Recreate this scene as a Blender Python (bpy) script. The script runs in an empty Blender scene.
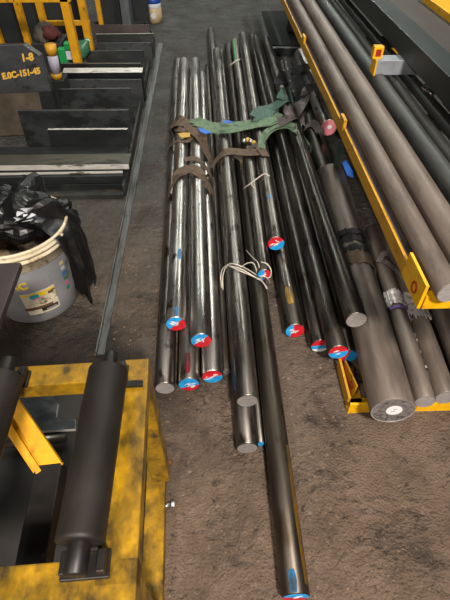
import bpy, bmesh, math, random
from mathutils import Vector, Matrix, noise, Quaternion
random.seed(7)
R = math.radians
scn = bpy.context.scene
COL = scn.collection

# ------------------------------------------------------------------ camera
H, FPX = 1.25, 451.0
PITCH = math.atan2(461, 451); YAW = math.atan2(16.5, math.hypot(461, 451))
fw = Vector((math.sin(YAW)*math.cos(PITCH), math.cos(YAW)*math.cos(PITCH), -math.sin(PITCH)))
rt = Vector((math.cos(YAW), -math.sin(YAW), 0)); up = rt.cross(fw)
def at(px, py, z):
    """ground-survey helper: the place at height z seen at a point of the photograph"""
    d = fw + rt*((px-225)/FPX) - up*((py-300)/FPX)
    return Vector((0, 0, H)) + d*((z-H)/d.z)
cam = bpy.data.cameras.new('camera'); cam_o = bpy.data.objects.new('camera', cam); COL.objects.link(cam_o)
cam_o.matrix_world = Matrix((( rt.x, up.x, -fw.x, 0), (rt.y, up.y, -fw.y, 0), (rt.z, up.z, -fw.z, H), (0, 0, 0, 1)))
cam.sensor_fit = 'VERTICAL'; cam.sensor_height = 36; cam.lens = FPX/600*36; cam.clip_start = .02
scn.camera = cam_o

# ------------------------------------------------------------------ materials
def lin(c):
    return tuple(((v/255)/12.92 if v/255 <= .04045 else ((v/255+.055)/1.055)**2.4) for v in c) + (1,)
MATS = {}
def mat(name, c1, c2=None, rough=.5, metal=0., scale=(8, 8, 8), detail=6, lo=.35, hi=.65, bump=0., bscale=60,
        rough2=None, c3=None, s3=(3, 3, 3), lo3=.55, hi3=.62, spec=.5, vary=0.):
    m = bpy.data.materials.new(name); m.use_nodes = True; MATS[name] = m
    nt = m.node_tree; N = nt.nodes; L = nt.links; b = N['Principled BSDF']
    b.inputs['Roughness'].default_value = rough; b.inputs['Metallic'].default_value = metal
    b.inputs['Specular IOR Level'].default_value = spec
    tc = N.new('ShaderNodeTexCoord'); oi = N.new('ShaderNodeObjectInfo')
    def tex(sc, det=detail):
        mp = N.new('ShaderNodeMapping'); mp.inputs['Scale'].default_value = sc
        L.new(tc.outputs['Object'], mp.inputs['Vector'])
        n = N.new('ShaderNodeTexNoise'); n.noise_dimensions = '4D'
        n.inputs['Scale'].default_value = 1; n.inputs['Detail'].default_value = det; n.inputs['Roughness'].default_value = .62
        mu = N.new('ShaderNodeMath'); mu.operation = 'MULTIPLY'; mu.inputs[1].default_value = 37
        L.new(oi.outputs['Random'], mu.inputs[0]); L.new(mu.outputs[0], n.inputs['W'])
        L.new(mp.outputs[0], n.inputs['Vector']); return n
    def ramp(fac, a, z, ca, cz):
        r = N.new('ShaderNodeValToRGB'); r.color_ramp.elements[0].position = a; r.color_ramp.elements[1].position = z
        r.color_ramp.elements[0].color = ca; r.color_ramp.elements[1].color = cz
        L.new(fac, r.inputs[0]); return r
    n = tex(scale); out = ramp(n.outputs['Fac'], lo, hi, lin(c1), lin(c2 or c1)).outputs[0]
    if c3:
        n3 = tex(s3); k = ramp(n3.outputs['Fac'], lo3, hi3, (0,0,0,1), (1,1,1,1))
        mx = N.new('ShaderNodeMix'); mx.data_type = 'RGBA'
        L.new(k.outputs[0], mx.inputs[0]); L.new(out, mx.inputs[6]); mx.inputs[7].default_value = lin(c3); out = mx.outputs[2]
    if vary:
        hs = N.new('ShaderNodeHueSaturation'); mr = N.new('ShaderNodeMapRange')
        mr.inputs['To Min'].default_value = 1-vary; mr.inputs['To Max'].default_value = 1+vary
        L.new(oi.outputs['Random'], mr.inputs['Value']); L.new(mr.outputs[0], hs.inputs['Value']); L.new(out, hs.inputs['Color']); out = hs.outputs[0]
    L.new(out, b.inputs['Base Color'])
    if rough2 is not None:
        rr = N.new('ShaderNodeMapRange'); rr.inputs['From Min'].default_value = lo; rr.inputs['From Max'].default_value = hi
        rr.inputs['To Min'].default_value = rough; rr.inputs['To Max'].default_value = rough2
        L.new(n.outputs['Fac'], rr.inputs['Value']); L.new(rr.outputs[0], b.inputs['Roughness'])
    if bump:
        nb = tex((bscale,)*3 if not isinstance(bscale, tuple) else bscale)
        bp = N.new('ShaderNodeBump'); bp.inputs['Strength'].default_value = bump; bp.inputs['Distance'].default_value = .004
        L.new(nb.outputs['Fac'], bp.inputs['Height']); L.new(bp.outputs[0], b.inputs['Normal'])
    return m
mat('steel_bright', (150,145,140), (205,200,195), rough=.27, rough2=.42, metal=1, scale=(30,3,30), bump=.06, bscale=(50,6,50), c3=(72,62,54), s3=(30,14,30), lo3=.56, hi3=.66, vary=.12)
mat('steel_mid', (104,98,92), (158,152,146), rough=.3, rough2=.46, metal=1, scale=(30,3,30), bump=.08, bscale=(50,6,50), c3=(54,46,40), s3=(26,12,26), lo3=.54, hi3=.66, vary=.12)
mat('steel_black', (68,63,58), (118,110,102), rough=.33, rough2=.5, metal=.9, scale=(26,3,26), bump=.1, bscale=(60,10,60), c3=(66,52,42), s3=(22,9,22), lo3=.55, hi3=.66, vary=.15)
mat('steel_dark', (80,76,72), (134,127,119), rough=.28, rough2=.44, metal=1, scale=(26,3,26), bump=.1, bscale=(60,10,60), c3=(64,54,46), s3=(22,9,22), lo3=.55, hi3=.66, vary=.12)
mat('steel_brown', (58,53,48), (92,84,75), rough=.36, rough2=.5, metal=.9, scale=(26,3,26), bump=.1, bscale=(60,10,60), c3=(60,50,40), s3=(22,9,22), lo3=.55, hi3=.66)
mat('steel_scale', (102,91,83), (128,116,107), rough=.46, rough2=.56, metal=.35, scale=(40,5,40), bump=.1, bscale=(60,20,60), c3=(78,70,66), s3=(18,5,18), lo3=.52, hi3=.74, vary=.06)
mat('steel_dark_scale', (56,57,56), (84,84,82), rough=.45, rough2=.6, metal=.5, scale=(14,3,14), bump=.1, bscale=(40,8,40), vary=.12)
mat('cut_face', (150,144,143), (186,180,178), rough=.42, metal=.35, scale=(50,50,300), bump=.05, bscale=(30,30,200))
mat('cut_face_dark', (112,106,104), (146,140,138), rough=.5, metal=.3, scale=(70,70,70), c3=(84,78,76), s3=(90,90,90))
mat('paint_blue', (14,136,208), (48,170,232), rough=.5, scale=(60,60,60))
mat('paint_red', (186,16,34), (216,38,52), rough=.5, scale=(60,60,60))
mat('paint_white', (226,226,230), (240,240,240), rough=.6)
mat('paint_pink', (214,120,132), (232,146,156), rough=.6, scale=(40,40,40))
mat('marker_black', (34,32,34), rough=.7)
mat('yellow_clean', (222,160,6), (238,182,14), rough=.42, scale=(30,30,30), c3=(150,100,20), s3=(26,26,26), lo3=.6, hi3=.7, bump=.05)
mat('yellow_rail', (178,126,16), (204,150,22), rough=.5, scale=(20,6,20), c3=(108,78,26), s3=(30,10,30), lo3=.56, hi3=.68, bump=.06)
mat('yellow_worn', (128,96,8), (190,142,8), rough=.36, rough2=.5, scale=(22,22,22), c3=(56,44,18), s3=(22,16,22), lo3=.38, hi3=.64, bump=.1, bscale=40)
mat('yellow_rack', (200,138,8), (222,162,18), rough=.5, scale=(14,14,14), c3=(120,84,20), s3=(30,30,12), lo3=.6, hi3=.7)
mat('red_mark', (150,30,22), rough=.6)
mat('worn_flange', (88,80,82), (112,102,104), rough=.5, metal=.3, scale=(20,5,20), c3=(64,58,60), s3=(20,8,20))
mat('channel_steel', (150,156,164), (180,186,194), rough=.4, metal=.5, scale=(20,20,20))
mat('beam_dark', (40,46,46), (58,64,64), rough=.45, metal=.4, scale=(10,2,10), bump=.05)
mat('beam_brown', (54,48,44), (72,66,60), rough=.6, metal=.3, scale=(10,2,10), bump=.08)
mat('roller_black', (27,23,21), (40,35,31), rough=.5, rough2=.6, metal=0, spec=.35, scale=(14,10,14), bump=.04, bscale=120)
mat('grease_black', (24,22,22), (40,36,34), rough=.45, metal=.3, scale=(20,20,20), c3=(70,58,40), s3=(30,30,30), lo3=.62, hi3=.7, bump=.1)
mat('plate_black', (30,33,34), (46,50,51), rough=.45, metal=.35, scale=(6,30,14), c3=(60,60,58), s3=(9,20,14), lo3=.58, hi3=.7, vary=.25)
mat('plate_grey', (58,61,64), (80,82,84), rough=.42, metal=.4, scale=(6,20,14), c3=(44,46,48), s3=(9,20,14), vary=.12)
mat('plate_mid', (44,47,48), (62,65,66), rough=.42, metal=.35, scale=(6,30,14), c3=(34,36,37), s3=(5,20,8), lo3=.5, hi3=.56); mat('plate_purple', (60,48,48), (80,66,64), rough=.55, metal=.2, scale=(8,20,14))
mat('plate_edge', (176,173,166), (216,214,208), rough=.4, metal=.2, scale=(8,40,40), c3=(96,92,84), s3=(10,40,40), lo3=.55, hi3=.65)
mat('plate_olive', (66,64,56), (92,88,78), rough=.45, metal=.4, scale=(6,16,16), c3=(46,44,40), s3=(5,22,22))
mat('rust_face', (70,62,53), (98,88,75), rough=.42, metal=.3, scale=(9,9,9), c3=(66,56,46), s3=(6,6,6))
mat('paint_writing', (214,168,60), rough=.7)
mat('bucket_grey', (128,128,132), (150,150,154), rough=.4, scale=(9,9,9), c3=(84,78,72), s3=(14,14,9), lo3=.57, hi3=.68)
mat('bucket_cream', (196,182,152), (222,210,184), rough=.45, scale=(16,16,16), c3=(120,98,70), s3=(22,22,12), lo3=.55, hi3=.64)
mat('bucket_inside', (120,98,78), (176,156,132), rough=.5, scale=(10,10,14), c3=(64,52,44), s3=(12,12,12), lo3=.5, hi3=.56)
mat('label_cream', (204,192,166), (222,212,190), rough=.5, scale=(30,30,30), c3=(120,104,84), s3=(26,26,26), lo3=.55, hi3=.62)
mat('ink_yellow', (236,200,20), rough=.5); mat('ink_teal', (40,160,180), rough=.5); mat('ink_brown', (104,76,52), rough=.5)
mat('ink_blue', (40,120,190), rough=.5); mat('ink_green', (30,140,90), rough=.5); mat('ink_pink', (214,110,140), rough=.5); mat('ink_cream', (214,196,150), rough=.5)
mat('black_plastic', (9,9,10), (15,15,16), rough=.4, scale=(20,20,20), spec=.5)
mat('sling_brown', (74,60,48), (104,86,70), rough=.85, scale=(60,60,60), c3=(62,50,42), s3=(18,18,18), bump=.3, bscale=160)
mat('sling_green', (78,100,80), (112,134,106), rough=.8, scale=(60,60,60), c3=(66,84,62), s3=(20,20,20), bump=.3, bscale=160)
mat('sling_teal', (58,84,76), (82,110,98), rough=.8, scale=(60,60,60), bump=.3, bscale=160)
mat('sling_grey', (84,76,74), (116,106,104), rough=.85, scale=(60,60,60), bump=.3, bscale=160)
mat('sling_black', (22,21,22), (38,36,36), rough=.8, scale=(60,60,60), bump=.3, bscale=160)
mat('sheet_matte', (34,36,36), (48,50,49), rough=.9, spec=.15, scale=(8,8,8)); mat('yellow_deep', (186,130,6), (214,156,10), rough=.6, spec=.25, scale=(20,20,20), c3=(120,80,16), s3=(16,16,16), lo3=.55, hi3=.7); mat('smear_green', (70,170,90), (96,120,96), rough=.45, metal=.2, scale=(40,8,40), lo=.42, hi=.6); mat('smear_blue', (20,112,170), (50,66,76), rough=.45, metal=.1, scale=(40,20,40), lo=.4, hi=.6); mat('smear_red', (120,20,30), (60,56,54), rough=.4, metal=.5, scale=(40,20,40), lo=.45, hi=.62); mat('smear_ochre', (140,104,36), (84,72,58), rough=.4, metal=.6, scale=(40,10,40), lo=.42, hi=.62)
mat('tag_blue', (30,88,180), (44,110,204), rough=.5); mat('tag_yellow', (170,136,50), (196,160,70), rough=.6)
mat('wire_steel', (190,182,170), (214,206,194), rough=.4, metal=.3)
mat('string_white', (206,196,184), rough=.8)
mat('wrap_film', (150,142,138), (206,200,198), rough=.25, scale=(40,40,40), c3=(84,76,72), s3=(50,50,50)); mat('strap_purple', (112,88,150), rough=.5)
mat('curb_steel', (66,67,67), (100,100,98), rough=.45, metal=.5, scale=(30,4,30), c3=(66,60,54), s3=(24,6,24), bump=.1)
mat('tray_dark', (36,37,37), (56,56,55), rough=.6, metal=.3, scale=(12,6,12), c3=(70,62,54), s3=(14,14,14))
mat('tin_tan', (176,152,116), (198,178,142), rough=.45, scale=(30,30,30)); mat('tin_white', (214,216,220), rough=.4); mat('tin_blue', (34,70,150), rough=.4)
mat('bag_green', (20,136,70), (36,160,88), rough=.45, scale=(20,20,20)); mat('bag_white', (180,182,190), (206,208,214), rough=.5)
mat('bottle_green', (52,104,80), (76,132,104), rough=.35); mat('cloth_red', (78,36,34), (98,48,44), rough=.9, scale=(20,20,20)); mat('cloth_grey', (78,74,66), (98,94,84), rough=.9, scale=(20,20,20))
mat('roll_lilac', (160,156,172), (184,180,194), rough=.6); mat('roll_amber', (180,130,24), (204,150,36), rough=.5)
mat('crate_black', (26,29,30), (38,41,42), rough=.55, scale=(8,8,8)); mat('crate_grey', (92,98,102), (118,124,128), rough=.45, metal=.3, scale=(10,10,4))
mat('copper', (170,110,70), (196,134,92), rough=.4, metal=.8); mat('zinc', (176,172,168), rough=.35, metal=.9)
mat('box_beige', (170,148,118), (192,170,140), rough=.8)
mat('block_brown', (50,42,44), (68,58,58), rough=.5, metal=.2, scale=(12,6,12), c3=(92,66,46), s3=(9,9,9), lo3=.6, hi3=.7)
mat('grit', (92,76,64), (132,112,96), rough=.95, scale=(3,3,3))
mat('floor_shade', (30,28,27), (44,41,39), rough=.6, metal=.2, scale=(8,8,8), c3=(60,54,48), s3=(20,20,20), lo3=.64, hi3=.72)

def floor_mat():
    m = bpy.data.materials.new('concrete_floor'); m.use_nodes = True; nt = m.node_tree; N = nt.nodes; L = nt.links; b = N['Principled BSDF']
    tc = N.new('ShaderNodeTexCoord')
    def nz(s, d=8, r=.6):
        n = N.new('ShaderNodeTexNoise'); n.inputs['Scale'].default_value = s; n.inputs['Detail'].default_value = d; n.inputs['Roughness'].default_value = r
        L.new(tc.outputs['Object'], n.inputs['Vector']); return n
    def rp(f, a, z, ca, cz):
        r = N.new('ShaderNodeValToRGB'); e = r.color_ramp.elements; e[0].position = a; e[1].position = z; e[0].color = ca; e[1].color = cz
        L.new(f, r.inputs[0]); return r.outputs[0]
    def mix(f, a, bcol, mode='MIX'):
        x = N.new('ShaderNodeMix'); x.data_type = 'RGBA'; x.blend_type = mode
        L.new(f, x.inputs[0]) if not isinstance(f, float) else setattr(x.inputs[0], 'default_value', f)
        L.new(a, x.inputs[6]); L.new(bcol, x.inputs[7]) if not isinstance(bcol, tuple) else setattr(x.inputs[7], 'default_value', bcol)
        return x.outputs[2]
    # cooler grey concrete towards the back, its colour darkened for light falloff; brown caked dirt in front
    sx = N.new('ShaderNodeSeparateXYZ'); L.new(tc.outputs['Object'], sx.inputs[0])
    mr = N.new('ShaderNodeMapRange'); mr.inputs['From Min'].default_value = .9; mr.inputs['From Max'].default_value = 2.6
    wob = nz(1.4, 3); ad = N.new('ShaderNodeMath'); ad.operation = 'ADD'; L.new(sx.outputs['Y'], ad.inputs[0]); L.new(wob.outputs['Fac'], ad.inputs[1]); L.new(ad.outputs[0], mr.inputs['Value'])
    near = rp(nz(9).outputs['Fac'], .3, .7, lin((92,75,62)), lin((140,118,101)))
    far = rp(nz(6).outputs['Fac'], .3, .7, lin((58,58,56)), lin((88,87,84)))
    c = mix(mr.outputs[0], near, far)
    c = mix(rp(nz(4.5, 10, .7).outputs['Fac'], .52, .66, (0,0,0,1), (1,1,1,1)), c, lin((66,56,49)))
    c = mix(rp(nz(70, 4).outputs['Fac'], .6, .72, (0,0,0,1), (.8,.8,.8,1)), c, lin((148,130,116)))
    c = mix(rp(nz(38, 4).outputs['Fac'], .3, .4, (.75,.75,.75,1), (0,0,0,1)), c, lin((44,38,34)))
    # shade of the roller stand and bucket painted into the floor colour
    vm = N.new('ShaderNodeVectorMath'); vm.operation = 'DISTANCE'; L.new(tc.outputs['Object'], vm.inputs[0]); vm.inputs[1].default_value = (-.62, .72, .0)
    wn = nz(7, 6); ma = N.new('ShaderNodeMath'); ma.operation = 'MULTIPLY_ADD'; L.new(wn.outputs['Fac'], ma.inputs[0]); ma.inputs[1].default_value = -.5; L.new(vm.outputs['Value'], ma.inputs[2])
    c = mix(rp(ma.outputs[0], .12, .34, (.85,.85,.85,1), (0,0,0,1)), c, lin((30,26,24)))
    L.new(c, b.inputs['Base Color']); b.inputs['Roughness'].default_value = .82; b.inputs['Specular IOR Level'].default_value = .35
    # lumpy bump: caked dirt in patches
    patch = rp(nz(2.3, 4).outputs['Fac'], .42, .58, (.12,.12,.12,1), (1,1,1,1))
    h = N.new('ShaderNodeMath'); h.operation = 'MULTIPLY'; L.new(nz(34, 6, .55).outputs['Fac'], h.inputs[0]); L.new(patch, h.inputs[1])
    h2 = N.new('ShaderNodeMath'); h2.operation = 'MULTIPLY_ADD'; L.new(nz(150, 4).outputs['Fac'], h2.inputs[0]); h2.inputs[1].default_value = .27; L.new(h.outputs[0], h2.inputs[2])
    bp = N.new('ShaderNodeBump'); bp.inputs['Strength'].default_value = 1; bp.inputs['Distance'].default_value = .05
    L.new(h2.outputs[0], bp.inputs['Height']); L.new(bp.outputs[0], b.inputs['Normal']); MATS['floor'] = m; return m
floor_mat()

# ------------------------------------------------------------------ mesh helpers
class MB:
    def __init__(s): s.v = []; s.f = []; s.m = []; s.sm = []
    def add(s, vs, fs, mi=0, smooth=False):
        o = len(s.v); s.v += [Vector(v) for v in vs]
        for f in fs: s.f.append([i+o for i in f]); s.m.append(mi); s.sm.append(smooth)
        return s
    def box(s, c, size, mi=0, rot=None, topmi=None):
        c = Vector(c); x, y, z = [q/2 for q in size]
        vs = [Vector((i*x, j*y, k*z)) for i in (-1,1) for j in (-1,1) for k in (-1,1)]
        if rot: vs = [rot @ v for v in vs]
        fs = [(0,1,3,2),(4,6,7,5),(0,4,5,1),(2,3,7,6),(0,2,6,4),(1,5,7,3)]
        s.add([c+v for v in vs], fs, mi)
        if topmi is not None: s.m[-1] = topmi
        return s
    def beam(s, p0, p1, w, h, mi=0, upv=(0,0,1)):
        p0 = Vector(p0); p1 = Vector(p1); d = (p1-p0).normalized(); u = Vector(upv); sd = d.cross(u).normalized(); u = sd.cross(d)
        vs = [p + sd*(i*w/2) + u*(k*h/2) for p in (p0, p1) for i in (-1,1) for k in (-1,1)]
        return s.add(vs, [(0,1,3,2),(4,6,7,5),(0,4,5,1),(2,3,7,6),(0,2,6,4),(1,5,7,3)], mi)
    def lathe(s, prof, seg=32, mi=0, c=(0,0,0), axis=None, smooth=True, closed=False):
        """prof: (radius, height) pairs; axis: rotation matrix taking +Z to the axis"""
        c = Vector(c); n = len(prof); vs = []
        for r, z in prof:
            for k in range(seg):
                a = 2*math.pi*k/seg; v = Vector((r*math.cos(a), r*math.sin(a), z)); vs.append(c + (axis @ v if axis else v))
        fs = []
        for i in range(n-1):
            for k in range(seg):
                k2 = (k+1) % seg; fs.append((i*seg+k, i*seg+k2, (i+1)*seg+k2, (i+1)*seg+k))
        s.add(vs, fs, mi, smooth); o = len(s.v)-len(vs)
        for i, flip in ((0, True), (n-1, False)):
            if prof[i][0] > 1e-5 and not closed:
                f = [o+i*seg+k for k in range(seg)]; s.f.append(f[::-1] if flip else f); s.m.append(mi); s.sm.append(False)
        return s
    def tube(s, pts, r, seg=8, mi=0):
        pts = [Vector(p) for p in pts]; vs = []; prev = None
        for i, p in enumerate(pts):
            t = (pts[min(i+1, len(pts)-1)]-pts[max(i-1, 0)]).normalized()
            if prev is None: a = t.orthogonal().normalized()
            else: a = (prev - t*prev.dot(t)).normalized()
            prev = a; b = t.cross(a)
            vs += [p + (a*math.cos(2*math.pi*k/seg) + b*math.sin(2*math.pi*k/seg))*r for k in range(seg)]
        fs = [(i*seg+k, i*seg+(k+1)%seg, (i+1)*seg+(k+1)%seg, (i+1)*seg+k) for i in range(len(pts)-1) for k in range(seg)]
        fs += [tuple(range(seg))[::-1], tuple((len(pts)-1)*seg+k for k in range(seg))]
        return s.add(vs, fs, mi, True)
    def prism(s, poly, n, mi=0, smi=None):
        """poly: 3-D outline, extruded along vector n"""
        poly = [Vector(p) for p in poly]; n = Vector(n); k = len(poly)
        s.add(poly + [p+n for p in poly], [tuple(range(k))[::-1], tuple(range(k, 2*k))], mi)
        s.add(poly + [p+n for p in poly], [(i, (i+1)%k, k+(i+1)%k, k+i) for i in range(k)], mi if smi is None else smi)
        return s
    def ribbon(s, pts, w, side=None, th=.0022, mi=0, nrm=(0,0,1)):
        pts = [Vector(p) for p in pts]; vs = []; n = len(pts)
        ws = w if isinstance(w, (list, tuple)) else [w]*n
        for i, p in enumerate(pts):
            t = (pts[min(i+1, n-1)]-pts[max(i-1, 0)]).normalized()
            if side is not None: sd = (Vector(side) - t*t.dot(Vector(side))).normalized()
            else: sd = t.cross(Vector(nrm)); sd = sd.normalized() if sd.length > 1e-4 else Vector((1,0,0))
            u = sd.cross(t).normalized(); ww = ws[min(i, len(ws)-1)]
            vs += [p-sd*ww/2, p+sd*ww/2, p+sd*ww/2+u*th, p-sd*ww/2+u*th]
        fs = [(i*4+k, i*4+(k+1)%4, (i+1)*4+(k+1)%4, (i+1)*4+k) for i in range(n-1) for k in range(4)] + [(3,2,1,0), tuple(4*(n-1)+k for k in range(4))]
        return s.add(vs, fs, mi, False)
    def build(s, name, mats, parent=None, loc=None, bevel=0, matrix=None):
        me = bpy.data.meshes.new(name); o = bpy.data.objects.new(name, me)
        base = Vector(loc) if loc is not None else Vector((0,0,0))
        me.from_pydata([v-base for v in s.v], [], s.f)
        for m in ([mats] if isinstance(mats, str) else mats): me.materials.append(MATS[m])
        me.polygons.foreach_set('material_index', s.m); me.polygons.foreach_set('use_smooth', s.sm)
        bm = bmesh.new(); bm.from_mesh(me); bmesh.ops.remove_doubles(bm, verts=bm.verts, dist=1e-6); bmesh.ops.recalc_face_normals(bm, faces=bm.faces); bm.to_mesh(me); bm.free()
        COL.objects.link(o)
        if loc is not None: o.location = base
        if matrix is not None: o.matrix_world = matrix
        if parent: o.parent = parent
        if bevel:
            md = o.modifiers.new('Bevel', 'BEVEL'); md.width = bevel; md.segments = 2; md.limit_method = 'ANGLE'; md.angle_limit = R(35)
        return o
def tag(o, label=None, cat=None, group=None, kind=None):
    for k, v in (('label', label), ('category', cat), ('group', group), ('kind', kind)):
        if v: o[k] = v
    return o
def empty(name, loc, rz=0):
    o = bpy.data.objects.new(name, None); COL.objects.link(o); o.location = loc; o.rotation_euler = (0, 0, rz); o.empty_display_size = .05; return o
def smooth_path(pts, n=6):
    pts = [Vector(p) for p in pts]; P = [pts[0]*2-pts[1]] + pts + [pts[-1]*2-pts[-2]]; out = []
    for i in range(1, len(P)-2):
        for k in range(n):
            t = k/n; a, b, c, d = P[i-1:i+3]
            out.append(.5*((2*b) + (c-a)*t + (2*a-5*b+4*c-d)*t*t + (3*b-a-3*c+d)*t**3))
    return out + [pts[-1]]
def clip(poly, th, off, keep):
    """part of a 2-D polygon on one side of a line"""
    n = (math.cos(th), math.sin(th)); sg = 1 if keep else -1; out = []
    f = lambda p: sg*(p[0]*n[0]+p[1]*n[1]-off)
    for i in range(len(poly)):
        a, b = poly[i], poly[(i+1) % len(poly)]; fa, fb = f(a), f(b)
        if fa >= 0: out.append(a)
        if fa*fb < 0: t = fa/(fa-fb); out.append((a[0]+(b[0]-a[0])*t, a[1]+(b[1]-a[1])*t))
    return out

# ------------------------------------------------------------------ floor
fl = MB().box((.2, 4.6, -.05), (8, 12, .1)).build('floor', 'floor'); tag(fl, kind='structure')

# ------------------------------------------------------------------ round bars
BARS = {}
def round_bar(key, near, far, d, m, label, group, end=None, name='round_bar', far_m=None):
    """near / far: axis ends; end: how the near face looks"""
    p0, p1 = Vector(near), Vector(far); Ln = (p1-p0).length; r = d/2; BARS[key] = (p0, p1, r)
    ch = min(.0025, r*.08); rng = random.Random(key)
    yv = (p1-p0).normalized(); xv = yv.cross(Vector((0,0,1))).normalized(); zv = xv.cross(yv)
    M = Matrix(((xv.x, yv.x, zv.x, p0.x), (xv.y, yv.y, zv.y, p0.y), (xv.z, yv.z, zv.z, p0.z), (0,0,0,1)))
    ax = Matrix(((1,0,0),(0,0,1),(0,-1,0)))           # +Z -> +Y
    mb = MB(); prof = [(r-ch, 0), (r, ch)] + [(r, Ln*k/6) for k in range(1, 6)] + [(r, Ln-ch), (r-ch, Ln)]
    mb.lathe(prof, 36, 0, axis=ax); mb.m[-2] = 1; mb.m[-1] = 1
    o = mb.build(name, [m, 'cut_face' if (end or {}).get('cut') else 'cut_face_dark'], matrix=M)
    tag(o, label, 'steel bar', group)
    if not end: return o
    disc = [((r-ch)*math.cos(2*math.pi*k/40), (r-ch)*math.sin(2*math.pi*k/40)) for k in range(40)]
    T = lambda p, h: Vector((p[0], -h, p[1]))
    if 'paint' in end:
        mb = MB(); names = []
        cuts = end['paint']                             # list of (material, polygon)
        for nm, poly in cuts(disc, r):
            if nm not in names: names.append(nm)
            if len(poly) > 2: mb.prism([T(p, 0) for p in poly], (0, -.0009, 0), names.index(nm))
        if end.get('scrawl', 0):
            sc_ = MB()
            for _ in range(end['scrawl']):
                a = rng.uniform(0, 6.28); q = rng.uniform(0, .55)*r; cx, cz = q*math.cos(a), q*math.sin(a); b = rng.uniform(-.4, 1.4); l = rng.uniform(.16, .42)*r; w = rng.uniform(.05, .1)*r
                ux, uz = math.cos(b), math.sin(b)
                quad = [(cx-ux*l-uz*w*.4, cz-uz*l+ux*w*.4), (cx+uz*w, cz-ux*w), (cx+ux*l+uz*w*.3, cz+uz*l-ux*w*.3), (cx-uz*w, cz+ux*w)]
                sc_.prism([T(p, .0009) for p in quad], (0, -.0005, 0), 0)
        e = mb.build('painted_end', names); e.parent = o; e['label'] = end['elabel']
        if end.get('scrawl', 0): q = sc_.build('chalk_scrawl', WH); q.parent = e; q['label'] = 'white chalk scrawl'
    if end.get('smear'):
        for nm, a0, a1, y0, y1 in end['smear']:
            s = MB(); na, ny = 8, 6; vs = []
            for j in range(ny+1):
                for i in range(na+1):
                    yy = y0+(y1-y0)*j/ny; sh = 1-.35*abs(2*j/ny-1)**2
                    a = R((a0+a1)/2 + (a1-a0)/2*(2*i/na-1)*sh); vs.append(Vector(((r+.0006)*math.sin(a), yy, (r+.0006)*math.cos(a))))
            s.add(vs, [(j*(na+1)+i, j*(na+1)+i+1, (j+1)*(na+1)+i+1, (j+1)*(na+1)+i) for j in range(ny) for i in range(na)], 0, True)
            q = s.build('paint_smear', nm); q.parent = o; q['label'] = nm.split('_')[1]+' paint smear on the bar side'
    return o
def split(th, off, c1, c2):
    return lambda disc, r: [(c1, clip(disc, R(th), off*r, True)), (c2, clip(disc, R(th), off*r, False))]
def stripes(th, o1, o2, a, b, c):
    return lambda disc, r: [(a, clip(disc, R(th), o1*r, True)), (b, clip(clip(disc, R(th), o1*r, False), R(th), o2*r, True)), (c, clip(disc, R(th), o2*r, False))]
BL, RD, WH = 'paint_blue', 'paint_red', 'paint_white'
BG = 'round steel bars in the strapped bundle on the floor'
sm_b = lambda *a: [('paint_blue',)+a]
round_bar('L3', [-0.1697,0.8038,0.032], [-0.27,3.8002,0.032], 0.064, 'steel_mid', 'bare steel bar with plain grey cut end, lowest at the far left of the bundle', BG, {'cut':1})
round_bar('L4', [-0.0939,0.8148,0.035], [-0.1733,3.6998,0.035], 0.07, 'steel_mid', 'steel bar on the floor whose end is mostly blue with a red sliver below', BG,
    {'paint': split(106, -.28, BL, RD), 'scrawl': 8, 'elabel': 'end face painted blue over red', 'smear': [('smear_red', -20, 12, .02, .1)]})
round_bar('L5', [-0.019,0.8428,0.0351], [-0.0853,3.4862,0.0389], 0.07, 'steel_bright', 'shiny steel bar on the floor with end painted red above and blue below', BG,
    {'paint': split(108, -.05, RD, BL), 'scrawl': 6, 'elabel': 'end face painted red over blue'})
round_bar('L1', [-0.1405,1.0169,0.098], [-0.211,3.5932,0.098], 0.071, 'steel_bright', 'leftmost of the upper shiny bars, end blue at left and red at right', BG,
    {'paint': split(137, .0, BL, RD), 'scrawl': 8, 'elabel': 'end face painted blue and red', 'smear': [('smear_blue', 2, 24, .3, .36), ('smear_blue', -10, 16, .004, .05)]})
round_bar('L2', [-0.0538,0.9405,0.0994], [-0.1296,3.5848,0.1001], 0.071, 'steel_bright', 'second of the upper shiny bars, blue and red end with white scrawls', BG,
    {'paint': split(132, .08, BL, RD), 'scrawl': 10, 'elabel': 'end face painted blue and red'})
round_bar('L7', [0.0792,0.5963,0.032], [-0.0093,4.62,0.0326], 0.063, 'steel_mid', 'bare steel bar on the floor with plain grey end near the longest bar', BG, {'cut':1, 'smear': [('smear_blue', -60, -30, .18, .3)]})
round_bar('L7b', [0.1211,0.6183,0.013], [0.0724,4.1417,0.013], 0.024, 'steel_mid', 'thin rod squeezed beside the longest bar, showing only its small blue end', BG,
    {'paint': split(90, -2, BL, RD), 'elabel': 'end face painted blue'})
round_bar('Lm', [0.0287,0.8738,0.015], [-0.044,3.7573,0.015], 0.03, 'steel_black', 'thin dark rod in the gap between the left and middle bars', BG)
round_bar('L6', [0.0836,0.7095,0.0992], [0.0361,3.8205,0.0965], 0.065, 'steel_mid', 'upper shiny bar in the middle with plain grey cut end', BG, {'cut':1})
round_bar('L8', [0.1685,0.2319,0.033], [0.1326,4.169,0.033], 0.066, 'steel_brown', 'longest bar, reaching nearest the camera with yellow streak and blue tip', BG,
    {'paint': split(76, .0, BL, RD), 'scrawl': 4, 'elabel': 'end face painted blue over red', 'smear': [('smear_blue', -28, 4, .003, .05), ('smear_ochre', 34, 64, .02, .36)]})
round_bar('L9', [0.1817,1.2633,0.0905], [0.1834,4.0807,0.0923], 0.056, 'steel_mid', 'small bar whose blue and red end is covered by loose tie wire', BG,
    {'paint': split(180, .0, BL, RD), 'scrawl': 2, 'elabel': 'end face painted blue and red', 'smear': [('smear_green', -48, -12, 2.2, 2.8)]})
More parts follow.
